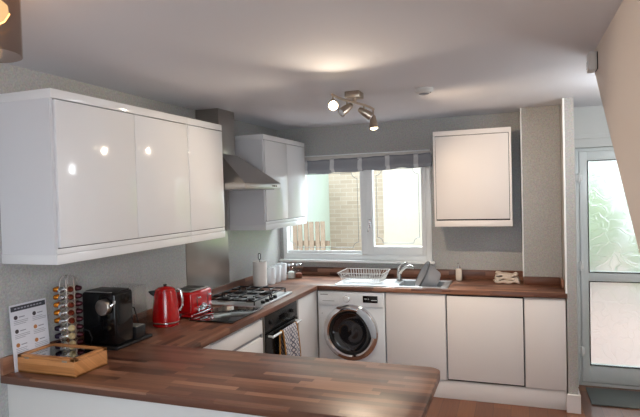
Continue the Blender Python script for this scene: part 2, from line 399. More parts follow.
bush('hedge_bush', (4.6, 4.6, -.28), .75, 600, 'lower green shrub blurred by the frosted door glass')

# ------------------------------------------------------------------ worktops
WT0, WT1 = .862, .9
g = G()
g.box(0, 1.315, -.6, 0, WT0, WT1, .004); g.box(1.69, 2.632, -.6, 0, WT0, WT1, .004)
g.box(1.308, 1.697, -.6, -.535, WT0, WT1, .004); g.box(1.308, 1.697, -.235, 0, WT0, WT1, .004)
tag(build(g, 'worktop', m_wx), 'walnut block worktop along the window wall holding the sink', 'worktop')
g = G(); g.box(0, .62, -2.566, -.6, WT0, WT1, .004)
tag(build(g, 'worktop', m_wy), 'walnut block worktop along the hob wall', 'worktop')
def rpoly(x0, x1, y0, y1, r):
    pts = [(x0, y1), (x0, y0)]
    pts += [(x1-r+r*math.cos(a), y0+r+r*math.sin(a)) for a in [(-PI/2)+k*PI/16 for k in range(9)]]
    pts += [(x1-r+r*math.cos(a), y1-r+r*math.sin(a)) for a in [k*PI/16 for k in range(9)]]
    return pts
g = G(); g.prism(rpoly(0, 1.945, -3.20, -2.566, .06), WT0, WT1, 'z', bev=.003)
tag(build(g, 'breakfast_bar_top', m_wx), 'walnut block peninsula top with rounded free end', 'worktop')
def ups(name, label, m, *b):
    g = G()
    for q in b: g.box(*q, .003)
    return tag(build(g, name, m), label, 'upstand')
ups('upstand', 'walnut upstand strip under the window behind the sink', m_wx, (0.02, 2.324, -.02, 0, .9, .98))
ups('upstand', 'walnut upstand strip behind the hob and toaster', m_wy, (0, .02, -3.20, -.021, .9, .98))
ups('upstand', 'walnut upstand block on the boxed-in column', m_wx, (2.326, 2.60, -.255, -.235, .9, .968))
ups('upstand', 'short walnut upstand return on the partition end', m_wy, (2.602, 2.62, -.40, -.236, .9, .968))

# ------------------------------------------------------------------ base units, window wall
def door_panel(g, *b): g.box(*b, .0025)
DY = -.585
t = thing('sink_cabinet', 'white gloss base cabinet under the sink bowl', 'cabinet', (1.22, 0, 0))
g = G(); g.box(.0, .02, -.565, -.03, .15, .855); g.box(.485, .502, -.565, -.03, .15, .855); g.box(.02, .485, -.565, -.03, .15, .168); build(g, 'body', m_carc, t)
g = G(); door_panel(g, .004, .498, DY, -.566, .153, .855); build(g, 'door', m_whitebase, t)
t = thing('integrated_dishwasher', 'white gloss appliance door outlined by a dark gap', 'dishwasher', (1.725, 0, 0))
g = G(); g.box(.0, .59, -.572, -.05, .152, .86); build(g, 'body', m_seam, t)
g = G(); door_panel(g, .006, .585, DY-.004, -.573, .165, .848); build(g, 'door', m_whitebase, t)
t = thing('end_cabinet', 'narrow white gloss base cabinet at the partition end', 'cabinet', (2.318, 0, 0))
g = G(); g.box(.0, .298, -.565, -.03, .15, .86); build(g, 'body', m_carc, t)
g = G(); door_panel(g, .004, .296, DY, -.566, .153, .855); build(g, 'door', m_whitebase, t)
tag(build(G().box(1.22, 2.612, -.575, -.557, 0, .148, .002), 'plinth', m_whitebase), 'white plinth board under the window-wall cabinets', 'plinth')

# washing machine
t = thing('washing_machine', 'white front-loading washing machine with chrome porthole', 'washing machine', (.914, -.59, 0))
g = G(); g.box(-.301, .30, 0, .53, .0, .852, .008); build(g, 'body', m_ceramic, t)
g = G(); g.box(-.29, .29, -.012, .002, .725, .842, .008); build(g, 'control_panel', m_ceramic, t)
g = G(); g.box(-.27, -.10, -.015, -.010, .742, .80, .003); dr = build(g, 'detergent_drawer', m_ceramic, t)
g = G(); g.box(-.25, -.14, -.018, -.014, .768, .772); build(g, 'drawer_groove', m_greyplastic, dr)
g = G(); g.box(-.27, -.20, -.0135, -.0115, .82, .828); build(g, 'maker_mark', m_greyplastic, t)
g = G(); g.cyl(.026, 0, .022, 32, T(-.03, -.011, .792) @ RX(PI/2), .004); k = build(g, 'dial', m_ceramic, t)
g = G(); g.lathe([(.026, 0), (.031, 0), (.031, .006), (.026, .006)], 32, T(-.03, -.011, .792) @ RX(PI/2)); build(g, 'dial_ring', m_chrome, k)
g = G(); g.box(.115, .245, -.0145, -.010, .765, .825, .002); k = build(g, 'display', m_black, t)
g = G(); g.box(.19, .24, -.0155, -.0145, .785, .79); g.box(.13, .15, -.0155, -.0145, .795, .80); g.box(.16, .17, -.0155, -.0145, .795, .80); build(g, 'display_mark', m_ceramic, k)
RM = T(0, 0, .503) @ RX(PI/2)
g = G(); g.lathe([(.188, .012), (.192, .036), (.205, .044), (.228, .040), (.243, .026), (.245, 0), (.188, 0), (.188, .012)], 64, RM); build(g, 'porthole_ring', m_chrome, t)
m_port = mat('porthole_glass', srgb(26, 28, 34), .06, coat=1)
g = G(); g.lathe([(.19, .020), (.180, .022), (.165, .010), (.11, -.0), (.05, .004), (0, .006)], 64, RM); build(g, 'porthole_glass', m_port, t)
g = G(); g.lathe([(.189, .022), (.189, .034), (.172, .030), (.165, .016), (.189, .022)], 64, RM); build(g, 'porthole_seal', m_blackm, t)
g = G()
arc = [(.235*math.cos(a), .235*math.sin(a)) for a in [math.radians(-8+k*6) for k in range(14)]]
arc2 = [(.19*math.cos(a)-.012*math.sin((k/13)*PI), .19*math.sin(a)-.012*math.sin((k/13)*PI)) for k, a in enumerate([math.radians(-8+k*6) for k in range(14)])]
g.prism([(a, b) for a, b in arc] + [(a, b) for a, b in arc2[::-1]], .040, .052, 'z', .003, RM)
build(g, 'door_grip', mat('pale_grip', srgb(196, 206, 218), .15, coat=.6), t)
g = G(); g.cyl(.004, 0, .002, 12, T(-.262, 0, .655) @ RX(PI/2)); build(g, 'screw_cap', m_greyplastic, t)

# ------------------------------------------------------------------ base units, hob wall (fronts at x=.6)
t = thing('corner_cabinet', 'white gloss corner base cabinet between oven and washing machine', 'cabinet', (0, -1.02, 0))
g = G(); g.box(.03, .582, 0, .42, .15, .86); build(g, 'body', m_carc, t)
g = G(); g.box(.583, .606, .004, .432, .153, .855, .0025); build(g, 'door', m_white, t)
t = thing('drawer_cabinet', 'white gloss drawer unit beside the oven', 'cabinet', (0, -2.335, 0))
g = G(); g.box(.03, .578, 0, .672, .15, .86); build(g, 'body', m_carc, t)
for z0, z1 in ((.745, .835), (.46, .71), (.155, .43)):
    g = G(); g.box(.58, .601, .003, .669, z0, z1, .0025); dw = build(g, 'drawer', m_white, t)
    g = G(); g.prism([(.58, z1+.001), (.601, z1-.002), (.601, z1+.006), (.585, z1+.012)], .003, .669, 'y'); build(g, 'grip_edge', m_white, dw)
g = G(); g.box(.578, .584, .003, .669, .71, .745); g.box(.578, .584, .003, .669, .835, .86); g.box(.584, .60, .655, .67, .835, .858); g.box(.584, .60, .655, .67, .712, .742); build(g, 'grip_channel', m_greyplastic, t)
t = thing('blanking_cabinet', 'white gloss base panel in the inner corner of the peninsula', 'cabinet', (0, -2.56, 0))
g = G(); g.box(.03, .582, 0, .222, .15, .86); build(g, 'body', m_carc, t)
g = G(); g.box(.583, .601, .0, .220, .153, .855, .0025); build(g, 'door', m_white, t)
tag(build(G().box(.555, .572, -2.56, -.62, 0, .148, .002), 'plinth', m_whitebase), 'white plinth board under the hob-wall cabinets', 'plinth')
# peninsula
t = thing('peninsula_cabinet', 'white back panelled base units carrying the peninsula top', 'cabinet', (0, -3.165, 0))
g = G(); g.box(.0, 1.58, .02, .56, .0, .861); build(g, 'body', m_carc, t)
g = G(); g.box(.0, 1.6, .0, .018, .0, .861, .002); build(g, 'back_panel', m_whitematt, t)
g = G(); g.box(1.582, 1.6, .02, .56, .0, .861, .002); build(g, 'end_panel', m_white, t)

# oven
t = thing('oven', 'black built-in oven with steel side trim beneath the hob', 'oven', (.6, -1.345, 0))
g = G(); g.box(-.55, -.012, -.30, .30, .15, .86); build(g, 'body', m_blackm, t)
g = G(); g.box(-.012, .004, -.295, .295, .735, .855, .002); cp = build(g, 'control_panel', m_ovenblack, t)
for yy in (-.2, .2):
    g = G(); g.cyl(.016, 0, .016, 24, T(.004, yy, .795) @ RY(PI/2), .003); kb = build(g, 'knob', m_blackm, t)
    g = G(); g.box(.0195, .021, yy-.002, yy+.002, .795, .813); build(g, 'knob_pointer', m_chrome, kb)
g = G(); g.box(.0045, .0052, -.05, .05, .78, .81); build(g, 'clock', m_black, cp)
g = G(); g.box(-.012, .010, -.295, .295, .16, .725, .003); dd = build(g, 'door', m_ovenblack, t)
g = G(); g.box(.008, .0115, -.22, .22, .25, .6, .001); build(g, 'door_window', m_black, dd)
g = G(); g.tube([(.05, -.26, .705), (.05, .26, .705)], .009, 12); g.tube([(.008, -.25, .705), (.05, -.25, .705)], .007, 10); g.tube([(.008, .25, .705), (.05, .25, .705)], .007, 10)
build(g, 'handle', m_ceramic, t, label='pale bar handle')
for a_ in (-.304, .296): build(G().box(-.012, .004, a_, a_+.008, .155, .86), 'side_trim', m_steel, t)

# towel over the oven handle
def diamond():
    m = bpy.data.materials.new('towel_pattern'); m.use_nodes = True; nt = m.node_tree; N = nt.nodes.new; L = nt.links.new; p = nt.nodes['Principled BSDF']
    tc = N('ShaderNodeTexCoord'); mp = N('ShaderNodeMapping'); mp.inputs['Rotation'].default_value = (PI/4, 0, 0); L(tc.outputs['Object'], mp.inputs[0])
    sp = N('ShaderNodeSeparateXYZ'); L(mp.outputs[0], sp.inputs[0])
    def tri(o):
        a = N('ShaderNodeMath'); a.operation = 'PINGPONG'; a.inputs[1].default_value = .014; L(o, a.inputs[0]); b = N('ShaderNodeMath'); b.operation = 'LESS_THAN'; b.inputs[1].default_value = .005; L(a.outputs[0], b.inputs[0]); return b.outputs[0]
    mxm = N('ShaderNodeMath'); mxm.operation = 'MAXIMUM'; L(tri(sp.outputs[1]), mxm.inputs[0]); L(tri(sp.outputs[2]), mxm.inputs[1])
    mx = N('ShaderNodeMix'); mx.data_type = 'RGBA'; L(mxm.outputs[0], mx.inputs[0]); mx.inputs[6].default_value = srgb(212, 208, 210); mx.inputs[7].default_value = srgb(116, 118, 134)
    L(mx.outputs[2], p.inputs['Base Color']); p.inputs['Roughness'].default_value = .95; return m
m_towel = diamond(); m_trimy = mat('ochre_trim', srgb(186, 132, 64), .8)
t = thing('tea_towel', 'patterned grey tea towel with ochre border hung over the oven handle', 'towel', (.65, -1.33, .705))
def tw(u, v, dy=0):
    s = u*.62   # path length along drape: back flap .22, over the bar, front flap .4
    y = (v-.5)*.25*(1+.12*u) + .04*(u-.4)
    wob = .010*math.sin(v*9+.6)+.005*math.sin(v*21)
    if s < .22: x, z = -.012, -(.22-s)
    elif s < .26:
        a = (s-.22)/.04*PI; x, z = -.012*math.cos(a), .012*math.sin(a)
    else: x, z = .012 + wob*min(1, (s-.26)/.1)+.012*min(1, (s-.26)/.2), -(s-.26)
    return Vector((x, y, z))
build(G().grid(lambda u, v: tw(u, v), 60, 26, .003), 'cloth', m_towel, t)
for v0 in (0, 1):
    build(G().tube([tw(k/40, v0) for k in range(41)], .006, 8), 'border', m_trimy, t)
build(G().tube([tw(1, k/20) for k in range(21)], .006, 8), 'border', m_trimy, t)

# ------------------------------------------------------------------ hob and glass
t = thing('gas_hob', 'stainless steel four-burner gas hob with black pan supports', 'hob', (.30, -1.29, .9))
g = G(); g.box(-.245, .25, -.29, .29, .0, .012, .005); g.box(.205, .25, -.29, .29, .012, .016, .002); build(g, 'tray', m_sink, t)
B = [(-.12, -.145, .045), (-.12, .145, .035), (.10, -.145, .03), (.10, .145, .05)]
for bx, by, br in B:
    g = G(); g.lathe([(0, .026), (br, .026), (br*1.05, .020), (br*1.35, .016), (br*1.4, .011), (0, .011)], 32, T(bx, by, 0)); bu = build(g, 'burner', m_steel, t)
    g = G(); g.cyl(br*.85, .026, .036, 32, T(bx, by, 0), .003); build(g, 'burner_cap', m_blackm, bu)
for sy in (-1, 1):
    g = G(); z = .044
    x0, x1, y0, y1 = -.225, .19, .015 if sy > 0 else -.275, .275 if sy > 0 else -.015
    c = [(x0, y0), (x1, y0), (x1, y1), (x0, y1)]
    g.tube([(a, b, z) for a, b in c], .006, 6, closed=True)
    for a, b in c: g.tube([(a, b, z), (a, b, .012)], .006, 6)
    ym = (y0+y1)/2
    g.tube([(x0, ym, z), (-.155, ym, z)], .006, 6); g.tube([(-.085, ym, z), (.065, ym, z)], .006, 6); g.tube([(.135, ym, z), (x1, ym, z)], .006, 6)
    for bx in (-.12, .10):
        g.tube([(bx, y0, z), (bx, ym-.035, z)], .006, 6); g.tube([(bx, ym+.035, z), (bx, y1, z)], .006, 6)
    g.tube([(-.01, y0, z), (-.01, y1, z)], .006, 6)
    build(g, 'pan_support', m_blackm, t)
for k in range(4):
    g = G(); g.cyl(.016, .012, .036, 20, T(.222, -.2+k*.07, 0), .003); build(g, 'knob', m_black, t)
t = thing('glass_worktop_saver', 'flat black glass board between the toaster and the gas hob', 'board', (.40, -1.84, .9))
g = G(); g.box(-.137, .185, -.21, .235, .004, .012, .003); build(g, 'glass_plate', m_blackg, t)
for a in (-.12, .16):
    for b in (-.18, .2): build(G().cyl(.008, 0, .005, 12, T(a, b, 0)), 'rubber_foot', m_blackm, t)

# ------------------------------------------------------------------ splashback, wall units, hood
tag(build(G().box(.0005, .005, -1.674, -1.058, .981, 1.80, .001), 'splashback', m_steel), 'brushed steel splashback panel below the extractor hood', 'splashback')
CZ0, CZ1, CX = 1.417, 2.209, .338
def wall_unit(name, label, y0, y1, doors, near_panel=True):
    t = thing(name, label, 'wall cabinet', (0, y0, CZ0)); L_ = y1-y0; h = CZ1-CZ0
    g = G(); g.box(.002, CX-.022, .018, L_-.001, .045, h-.045); g.box(.002, CX-.012, .001, .018, .002, h-.002) if near_panel else g.box(.002, CX-.022, .0, .018, .045, h-.045); build(g, 'body', m_carc, t)
    g = G(); g.box(.0, CX, -.002 if near_panel else .0, L_, h-.042, h, .002); build(g, 'cornice', m_white, t)
    g = G(); g.box(.0, CX, -.002 if near_panel else .0, L_, 0, .045, .002); build(g, 'pelmet', m_white, t)
    g = G(); g.box(CX-.022, CX-.016, .002, L_-.002, .046, h-.043); build(g, 'shadow_gap', m_seam, t)
    for a, b in doors:
        g = G(); g.box(CX-.016, CX+.002, a-y0+.0015, b-y0-.0015, .092 if L_ > 9 else .075, h-.047, .002); dr = build(g, 'door', m_white, t)
    g = G(); g.box(CX-.016, CX-.001, .002, L_-.002, .047, .071, .001); build(g, 'finger_rail', m_white, t)
    return t
wall_unit('wall_cabinet', 'large white gloss double-door wall cabinet above the coffee machine', -3.163, -2.104, [(-3.145, -2.61), (-2.61, -2.105)])
wall_unit('wall_cabinet', 'white gloss single-door wall cabinet next to the extractor hood', -2.103, -1.679, [(-2.103, -1.68)], False)
wall_unit('wall_cabinet', 'white gloss double-door wall cabinet between the hood and the window', -1.017, -.102, [(-1.0, -.545), (-.545, -.104)])
# single cabinet by the window
t = thing('boiler_cabinet', 'square white wall cabinet hung between the window and the column', 'wall cabinet', (1.616, -.34, 1.395))
g = G(); g.box(0, .629, .02, .338, 0, .812); build(g, 'body', m_carc, t)
g = G(); g.box(-.001, .63, .0, .02, .772, .813, .002); build(g, 'cornice', m_whitebase, t)
g = G(); g.box(-.001, .63, .0, .02, -.001, .05, .002); build(g, 'pelmet', m_whitebase, t)
for a_, b_ in ((-.001, .014), (.612, .63)): build(G().box(a_, b_, .0, .02, .05, .772, .001), 'side_stile', m_whitebase, t)
g = G(); g.box(.014, .612, .012, .019, .05, .772); build(g, 'shadow_gap', m_seam, t)
g = G(); g.box(.018, .608, -.002, .012, .062, .767, .002); build(g, 'door', m_whitebase, t)

t = thing('extractor_hood', 'stainless steel chimney extractor hood between the wall cabinets', 'extractor hood', (0, -1.365, 1.755))
g = G(); g.box(.002, .5, -.305, .305, 0, .045, .003); rim = build(g, 'canopy_rim', m_steel, t)
b = bmesh.new()
q = [(.002, -.303, .045), (.498, -.303, .045), (.498, .303, .045), (.002, .303, .045), (.002, -.13, .27), (.21, -.13, .27), (.21, .13, .27), (.002, .13, .27)]
vs = [b.verts.new(p) for p in q]
for f in ((0, 1, 5, 4), (1, 2, 6, 5), (2, 3, 7, 6), (3, 0, 4, 7), (4, 5, 6, 7), (3, 2, 1, 0)): b.faces.new([vs[i] for i in f])
bmesh.ops.recalc_face_normals(b, faces=b.faces)
g = G(); g.add(b); build(g, 'canopy', m_steel, t, smooth=False)
g = G(); g.box(.002, .2, -.12, .12, .27, H-1.755-.002, .002); build(g, 'chimney', m_steel, t)
g = G(); g.box(.05, .46, -.27, .27, -.006, .0); build(g, 'grease_filter', m_greyplastic, t)
g = G(); g.box(.5, .5015, .14, .24, .012, .032); cs = build(g, 'control_strip', m_nickel, t)
for k in range(3):
    g = G(); g.cyl(.006, 0, .004, 12, T(.5015, .155+k*.03, .022) @ RY(PI/2)); build(g, 'button', m_blackm, cs)

# ------------------------------------------------------------------ blind
t = thing('window_blind', 'gathered dark grey fabric blind with lighter straps above the window', 'blind', (.05, -.03, 1.9))
def bl(u, v):
    x = u*1.505; a = v*2*PI; n = .004*math.sin(x*37+a*2)+.003*math.sin(x*13)
    ry, rz = .035+n, .070+.5*n
    sag = .006*math.cos(u*2*PI*5)
    yy = math.cos(a); zz = math.sin(a)
    sgn = lambda q: abs(q)**.6*(1 if q >= 0 else -1)
    fold = .006*math.sin(a*6)
    return Vector((x, -.012+(ry+fold)*sgn(yy), .062+(.028*u) + sag*(.5-.5*zz) + rz*sgn(zz)*(1-.10*u)))
build(G().grid(bl, 90, 36), 'fabric', m_blind, t)
g = G(); g.box(-.02, 1.51, -.02, .028, .128, .172, .004); build(g, 'headrail', mat('headrail', srgb(206, 202, 196), .5), t)
for x in (.33, .61, .885, 1.155, 1.42):
    u = (x-.05)/1.505
    build(G().grid(lambda a, b: (lambda p: Vector(((x-.05)+(a-.5)*.042, -.012+(p.y+.012)*1.14, .066+.028*u+(p.z-.062-.028*u)*1.06)))(bl(u, b)), 3, 36, .002), 'strap', m_strap, t)

# ------------------------------------------------------------------ sink, tap, rack, bowl
t = thing('sink', 'stainless steel inset sink with ribbed drainer beneath the window', 'sink', (.77, -.39, .9))
g = G(); zt = .006
g.box(0, .545, -.175, .185, 0, zt, .002); g.box(.912, .965, -.175, .185, 0, zt, .002)
g.box(.54, .915, -.175, -.135, 0, zt, .002); g.box(.54, .915, .145, .185, 0, zt, .002)
g.box(-.002, .967, -.178, -.168, 0, .010, .003); g.box(-.002, .967, .178, .188, 0, .010, .003); g.box(-.002, .008, -.178, .188, 0, .010, .003); g.box(.957, .967, -.178, .188, 0, .010, .003)
build(g, 'rim', m_sink, t)
g = G()
for k in range(11): g.tube([(.05, -.13+k*.026, .006), (.48, -.13+k*.026, .007)], .004, 6)
build(g, 'drainer_rib', m_sink, t)
g = G(); x0, x1, y0, y1, dp = .545, .911, -.134, .144, -.16
g.box(x0, x0+.002, y0, y1, dp, zt); g.box(x1-.002, x1, y0, y1, dp, zt); g.box(x0, x1, y0, y0+.002, dp, zt); g.box(x0, x1, y1-.002, y1, dp, zt); g.box(x0, x1, y0, y1, dp-.002, dp)
bw = build(g, 'bowl', m_sink, t)
g = G(); g.cyl(.035, dp, dp+.003, 24, T(.73, 0, 0)); build(g, 'drain', m_chrome, bw)
t = thing('mixer_tap', 'chrome lever mixer tap behind the sink bowl', 'tap', (1.28, -.265, .9075))
g = G(); g.cyl(.028, 0, .008, 24, None, .002); g.cyl(.021, .008, .085, 24, None, .004); build(g, 'base', m_tap, t)
g = G(); g.tube([(0, 0, .06), (.03, -.01, .10), (.07, -.03, .13), (.11, -.055, .142), (.135, -.07, .135), (.145, -.075, .118)], [.017, .015, .013, .012, .011, .010], 14); build(g, 'spout', m_tap, t)
g = G(); g.tube([(0, 0, .085), (-.005, 0, .115), (.03, .0, .15), (.075, .0, .165)], [.019, .014, .008, .007], 12); build(g, 'lever', m_tap, t)
t = thing('dish_rack', 'empty wire dish rack standing on the drainer', 'dish rack', (.985, -.375, .914))
m_wire = mat('rack_wire', srgb(226, 224, 222), .3, .3)
g = G()
def rr(x, y, z, r=.0): return [(-x, -y, z), (x, -y, z), (x, y, z), (-x, y, z)]
g.tube(rr(.205, .15, .088), .004, 6, closed=True); g.tube(rr(.165, .115, .004), .003, 6, closed=True)
g.tube(rr(.185, .132, .045), .0022, 6, closed=True); build(g, 'frame', m_wire, t)
g = G()
for k in range(17):
    a = -.16+k*.02
    g.tube([(a*1.25, -.15, .088), (a, -.115, .004), (a, .115, .004), (a*1.25, .15, .088)], .0018, 6)
for k in range(9):
    a = -.1+k*.025
    g.tube([(-.205, a*1.3, .088), (-.165, a, .004)], .0018, 6); g.tube([(.205, a*1.3, .088), (.165, a, .004)], .0018, 6)
build(g, 'wires', m_wire, t)
g = G()
for k in range(12):
    a = -.13+k*.024
    g.tube([(a, .02, .004), (a, .022, .085), (a, .03, .10), (a, .038, .085), (a, .04, .004)], .0018, 6)
build(g, 'plate_prongs', m_wire, t)
t = thing('washing_up_bowl', 'grey plastic washing-up bowl propped on its side in the sink', 'washing-up bowl', (1.50, -.385, .972))
t.rotation_euler = (math.radians(6), math.radians(-62), math.radians(10))
g = G(); g.lathe([(0, -.135), (.088, -.135), (.098, -.125), (.128, .0), (.137, .002), (.137, .006), (.125, .004), (.094, -.122), (.086, -.130), (0, -.130)], 48); build(g, 'bowl', m_greyplastic, t)
g = G(); g.lathe([(.128, -.006), (.14, -.006), (.142, .0), (.14, .007), (.126, .007)], 48); build(g, 'rim', mat('dark_grey_plastic', srgb(84, 86, 90), .4), t)

t = thing('soap_dispenser', 'cream soap dispenser with pump near the washing-up bowl', 'soap dispenser', (1.785, -.11, .9))
g = G(); g.box(-.026, .026, -.026, .026, 0, .105, .006); build(g, 'bottle', m_soapw, t)
g = G(); g.cyl(.010, .105, .125, 16); g.cyl(.004, .125, .152, 10); g.tube([(0, 0, .152), (-.012, -.02, .155), (-.018, -.035, .150)], .004, 8); build(g, 'pump', m_chrome, t)
t = thing('folded_cloths', 'crumpled pile of folded cream dishcloths by the column', 'cloth', (2.188, -.17, .9))
m_cloth = mat('cream_cloth', srgb(212, 198, 184), .95, bump=.6, bscale=220, vary=.08)
for k in range(3):
    def fc(u, v, k=k):
        a = v*2*PI; sg = lambda q: abs(q)**.35*(1 if q >= 0 else -1)
        hw = .105-.008*k; w_ = .062-.004*k; x = (u-.5)*2*hw
        ed = min(1, (1-abs(2*u-1))*9+.02)
        return Vector((x+.006*math.sin(a*2+k), .012*math.sin(x*40+k)*.3+w_*sg(math.cos(a))*ed**.3+.004*math.sin(x*50+a), .016+.027*k+ (.013*sg(math.sin(a)) )*ed**.5+.007*math.sin(x*38+k*2)*(.2+k*.5)+.004*math.sin(x*70+a)))
    build(G().grid(fc, 40, 24), 'cloth_layer', m_cloth, t)

# ------------------------------------------------------------------ corner group
t = thing('paper_towel_holder', 'kitchen roll on a dark upright holder beyond the hob', 'kitchen roll', (.14, -.76, .9))
g = G(); g.cyl(.07, 0, .012, 32, None, .003); build(g, 'base', m_blackm, t)
g = G(); g.lathe([(.02, .013), (.062, .013), (.062, .225), (.02, .225), (.02, .013)], 40); build(g, 'paper_roll', m_paper, t)
g = G(); g.tube([(0, 0, .01), (0, 0, .24), (-.012, 0, .25), (-.012, 0, .285), (-.006, 0, .296), (.006, 0, .296), (.012, 0, .285), (.012, 0, .25), (.0, 0, .24)], .0035, 8); build(g, 'rod', m_blackm, t)
cans = [((.165, -.60), .155, 'white lidded canister nearest the kitchen roll'), ((.165, -.475), .155, 'white lidded canister, middle one of the three in the corner'), ((.175, -.365), .16, 'white lidded canister nearest the glass jars')]
for (x, y), h, lb in cans:
    t = thing('canister', lb, 'canister', (x, y, .9), 0, 'white canisters in the worktop corner')
    g = G(); g.lathe([(0, 0), (.040, 0), (.042, .003), (.046, h-.022), (.045, h-.02), (0, h-.02)], 32); build(g, 'body', m_ceramic, t)
    g = G(); g.lathe([(0, h-.002), (.044, h-.002), (.0475, h-.008), (.0475, h-.02), (0, h-.02)], 32); ld = build(g, 'lid', m_ceramic, t)
    g = G(); g.lathe([(0, h+.014), (.009, h+.012), (.009, h+.006), (.005, h-.002), (0, h-.002)], 16); build(g, 'knob', m_chrome, ld)
for (x, y), hc, mc, lb in (((.225, -.265), .06, m_salt, 'glass storage jar with white contents beside the canisters'), ((.292, -.235), .045, m_brownc, 'glass storage jar with brown contents under the window corner')):
    t = thing('storage_jar', lb, 'jar', (x, y, .9), 0, 'glass jars in the worktop corner')
    g = G(); g.lathe([(0, 0), (.036, 0), (.037, .003), (.037, .115), (.030, .125), (.028, .125), (.034, .113), (.034, .004), (0, .004)], 32); build(g, 'glass', m_glassjar, t)
    g = G(); g.lathe([(0, .005), (.033, .005), (.033, hc), (.015, hc+.008), (0, hc+.012)], 24); build(g, 'contents', mc, t)
    g = G(); g.cyl(.034, .126, .142, 32, None, .003); build(g, 'lid', m_chrome, t)
t = thing('wooden_spurtle', 'slim wooden pepper mill behind the glass jars', 'pepper mill', (.19, -.175, .9)); t.name = 'pepper_mill'
g = G(); g.lathe([(0, 0), (.018, 0), (.018, .02), (.011, .05), (.015, .085), (.015, .10), (0, .10)], 24); build(g, 'body', m_brownc, t)
g = G(); g.lathe([(0, .101), (.014, .101), (.016, .115), (.008, .13), (.006, .14), (0, .142)], 24); build(g, 'cap', m_brownc, t)

# ------------------------------------------------------------------ kettle
t = thing('kettle', 'glossy red jug kettle between coffee machine and toaster', 'kettle', (.172, -2.165, .9), math.radians(22))
g = G(); g.cyl(.084, 0, .018, 40, None, .005); build(g, 'base', m_red, t)
g = G(); g.lathe([(0, .02), (.082, .02), (.087, .03), (.086, .05), (.080, .12), (.070, .20), (.064, .222), (0, .222)], 48); build(g, 'body', m_red, t)
g = G(); g.lathe([(.0875, .02), (.089, .022), (.089, .028), (.0865, .03)], 48); build(g, 'chrome_band', m_chrome, t)
g = G(); g.lathe([(.062, .222), (.062, .23), (.045, .242), (.015, .248), (0, .248)], 40); ld = build(g, 'lid', m_red, t)
g = G(); g.lathe([(0, .262), (.010, .260), (.012, .254), (.007, .246), (0, .246)], 20); build(g, 'lid_knob', m_blackm, ld)
g = G(); g.tube([(.058, 0, .215), (.08, 0, .228), (.098, 0, .215), (.104, 0, .17), (.103, 0, .12), (.088, 0, .09)], [.009, .010, .010, .009, .009, .008], 12); build(g, 'handle', m_chrome, t)
g = G(); g.prism([(-.060, .18), (-.060, .222), (-.105, .218), (-.092, .20)], -.018, .018, 'y', .004); build(g, 'spout', m_blackm, t)
g = G(); g.box(.080, .096, -.012, .012, .05, .066, .003); build(g, 'switch', m_blackm, t)

# toaster
t = thing('toaster', 'red four-slice toaster with chrome fittings beside the black glass board', 'toaster', (.155, -1.87, .9))
g = G(); g.box(-.10, .10, -.135, .135, .012, .028, .004); build(g, 'base', m_red, t)
g = G(); g.box(-.10, .10, -.13, .13, .028, .175, .02, 4); build(g, 'body', m_red, t)
g = G(); g.box(-.082, .082, -.113, .113, .172, .182, .006); tp = build(g, 'top_plate', m_steel, t)
for yy in (-.075, -.03, .03, .075):
    g = G(); g.box(-.068, .068, yy-.012, yy+.012, .180, .184, .001); build(g, 'slot', m_blackm, tp)
g = G()
for yy in (-.065, .065):
    g.box(.0995, .1015, yy-.003, yy+.003, .07, .15)
build(g, 'lever_track', m_blackm, t)
for yy in (-.065, .065):
    g = G(); g.box(.10, .122, yy-.016, yy+.016, .128, .14, .004); build(g, 'lever', m_chrome, t)
    g = G(); g.cyl(.013, 0, .014, 20, T(.10, yy-.0, .052) @ RY(PI/2), .002); build(g, 'dial', m_chrome, t)
g = G(); g.box(.10, .104, -.045, .045, .045, .075, .006); g.tube([(.104, -.05+.1*k/12, .06+.022*math.sin(PI*k/12)) for k in range(13)], .003, 6); g.tube([(.104, -.05+.1*k/12, .06-.018*math.sin(PI*k/12)) for k in range(13)], .003, 6); build(g, 'emblem', m_chrome, t)
for a in (-.08, .08):
    for b_ in (-.11, .11): build(G().cyl(.012, 0, .013, 12, T(a, b_, 0)), 'foot', m_blackm, t)
g = G(); g.tube([(-.101, -.13, .026), (.101, -.13, .026)], .004, 6); g.tube([(.101, -.13, .026), (.101, .13, .026)], .004, 6); build(g, 'chrome_trim', m_chrome, t)

# ------------------------------------------------------------------ coffee machine
t = thing('coffee_machine', 'black capsule coffee machine with silver dial and clear water tank', 'coffee machine', (.03, -2.72, .9))
g = G(); g.box(.0, .24, -.01, .29, 0, .018, .006); build(g, 'base', m_blackm, t)
g = G(); g.box(.0, .228, .0, .15, .018, .305, .018, 4); build(g, 'body', m_black, t)
g = G(); g.box(.02, .21, .012, .14, .3045, .311, .003); build(g, 'top_lid', m_blackm, t)
g = G(); g.tube([(.03, .006, .307), (.205, .006, .307)], .003, 8); build(g, 'chrome_edge', m_chrome, t)
g = G(); g.cyl(.043, 0, .034, 40, T(.168, .0, .232) @ RX(PI/2), .003); dl = build(g, 'dial', m_steel, t)
g = G(); g.cyl(.037, .034, .035, 40, T(.168, .0, .232) @ RX(PI/2)); build(g, 'dial_face', m_steel, dl)
g = G(); g.tube([(.205, -.012, .238), (.221, -.018, .242), (.229, -.010, .250), (.224, .0, .262)], .008, 10); build(g, 'lever', m_chrome, t)
g = G()
for b in ((.06, .225, .16, .163, .02, .31), (.06, .225, .262, .265, .02, .31), (.06, .063, .163, .262, .02, .31), (.222, .225, .163, .262, .02, .31), (.06, .225, .16, .265, .308, .312)): g.box(*b)
build(g, 'water_tank', m_glassjar, t)
g = G(); g.box(.15, .235, .155, .235, .018, .085, .006); build(g, 'drip_tray', m_blackm, t)
g = G(); g.box(.155, .232, .16, .23, .0855, .089, .001); build(g, 'drip_grid', m_steel, t)
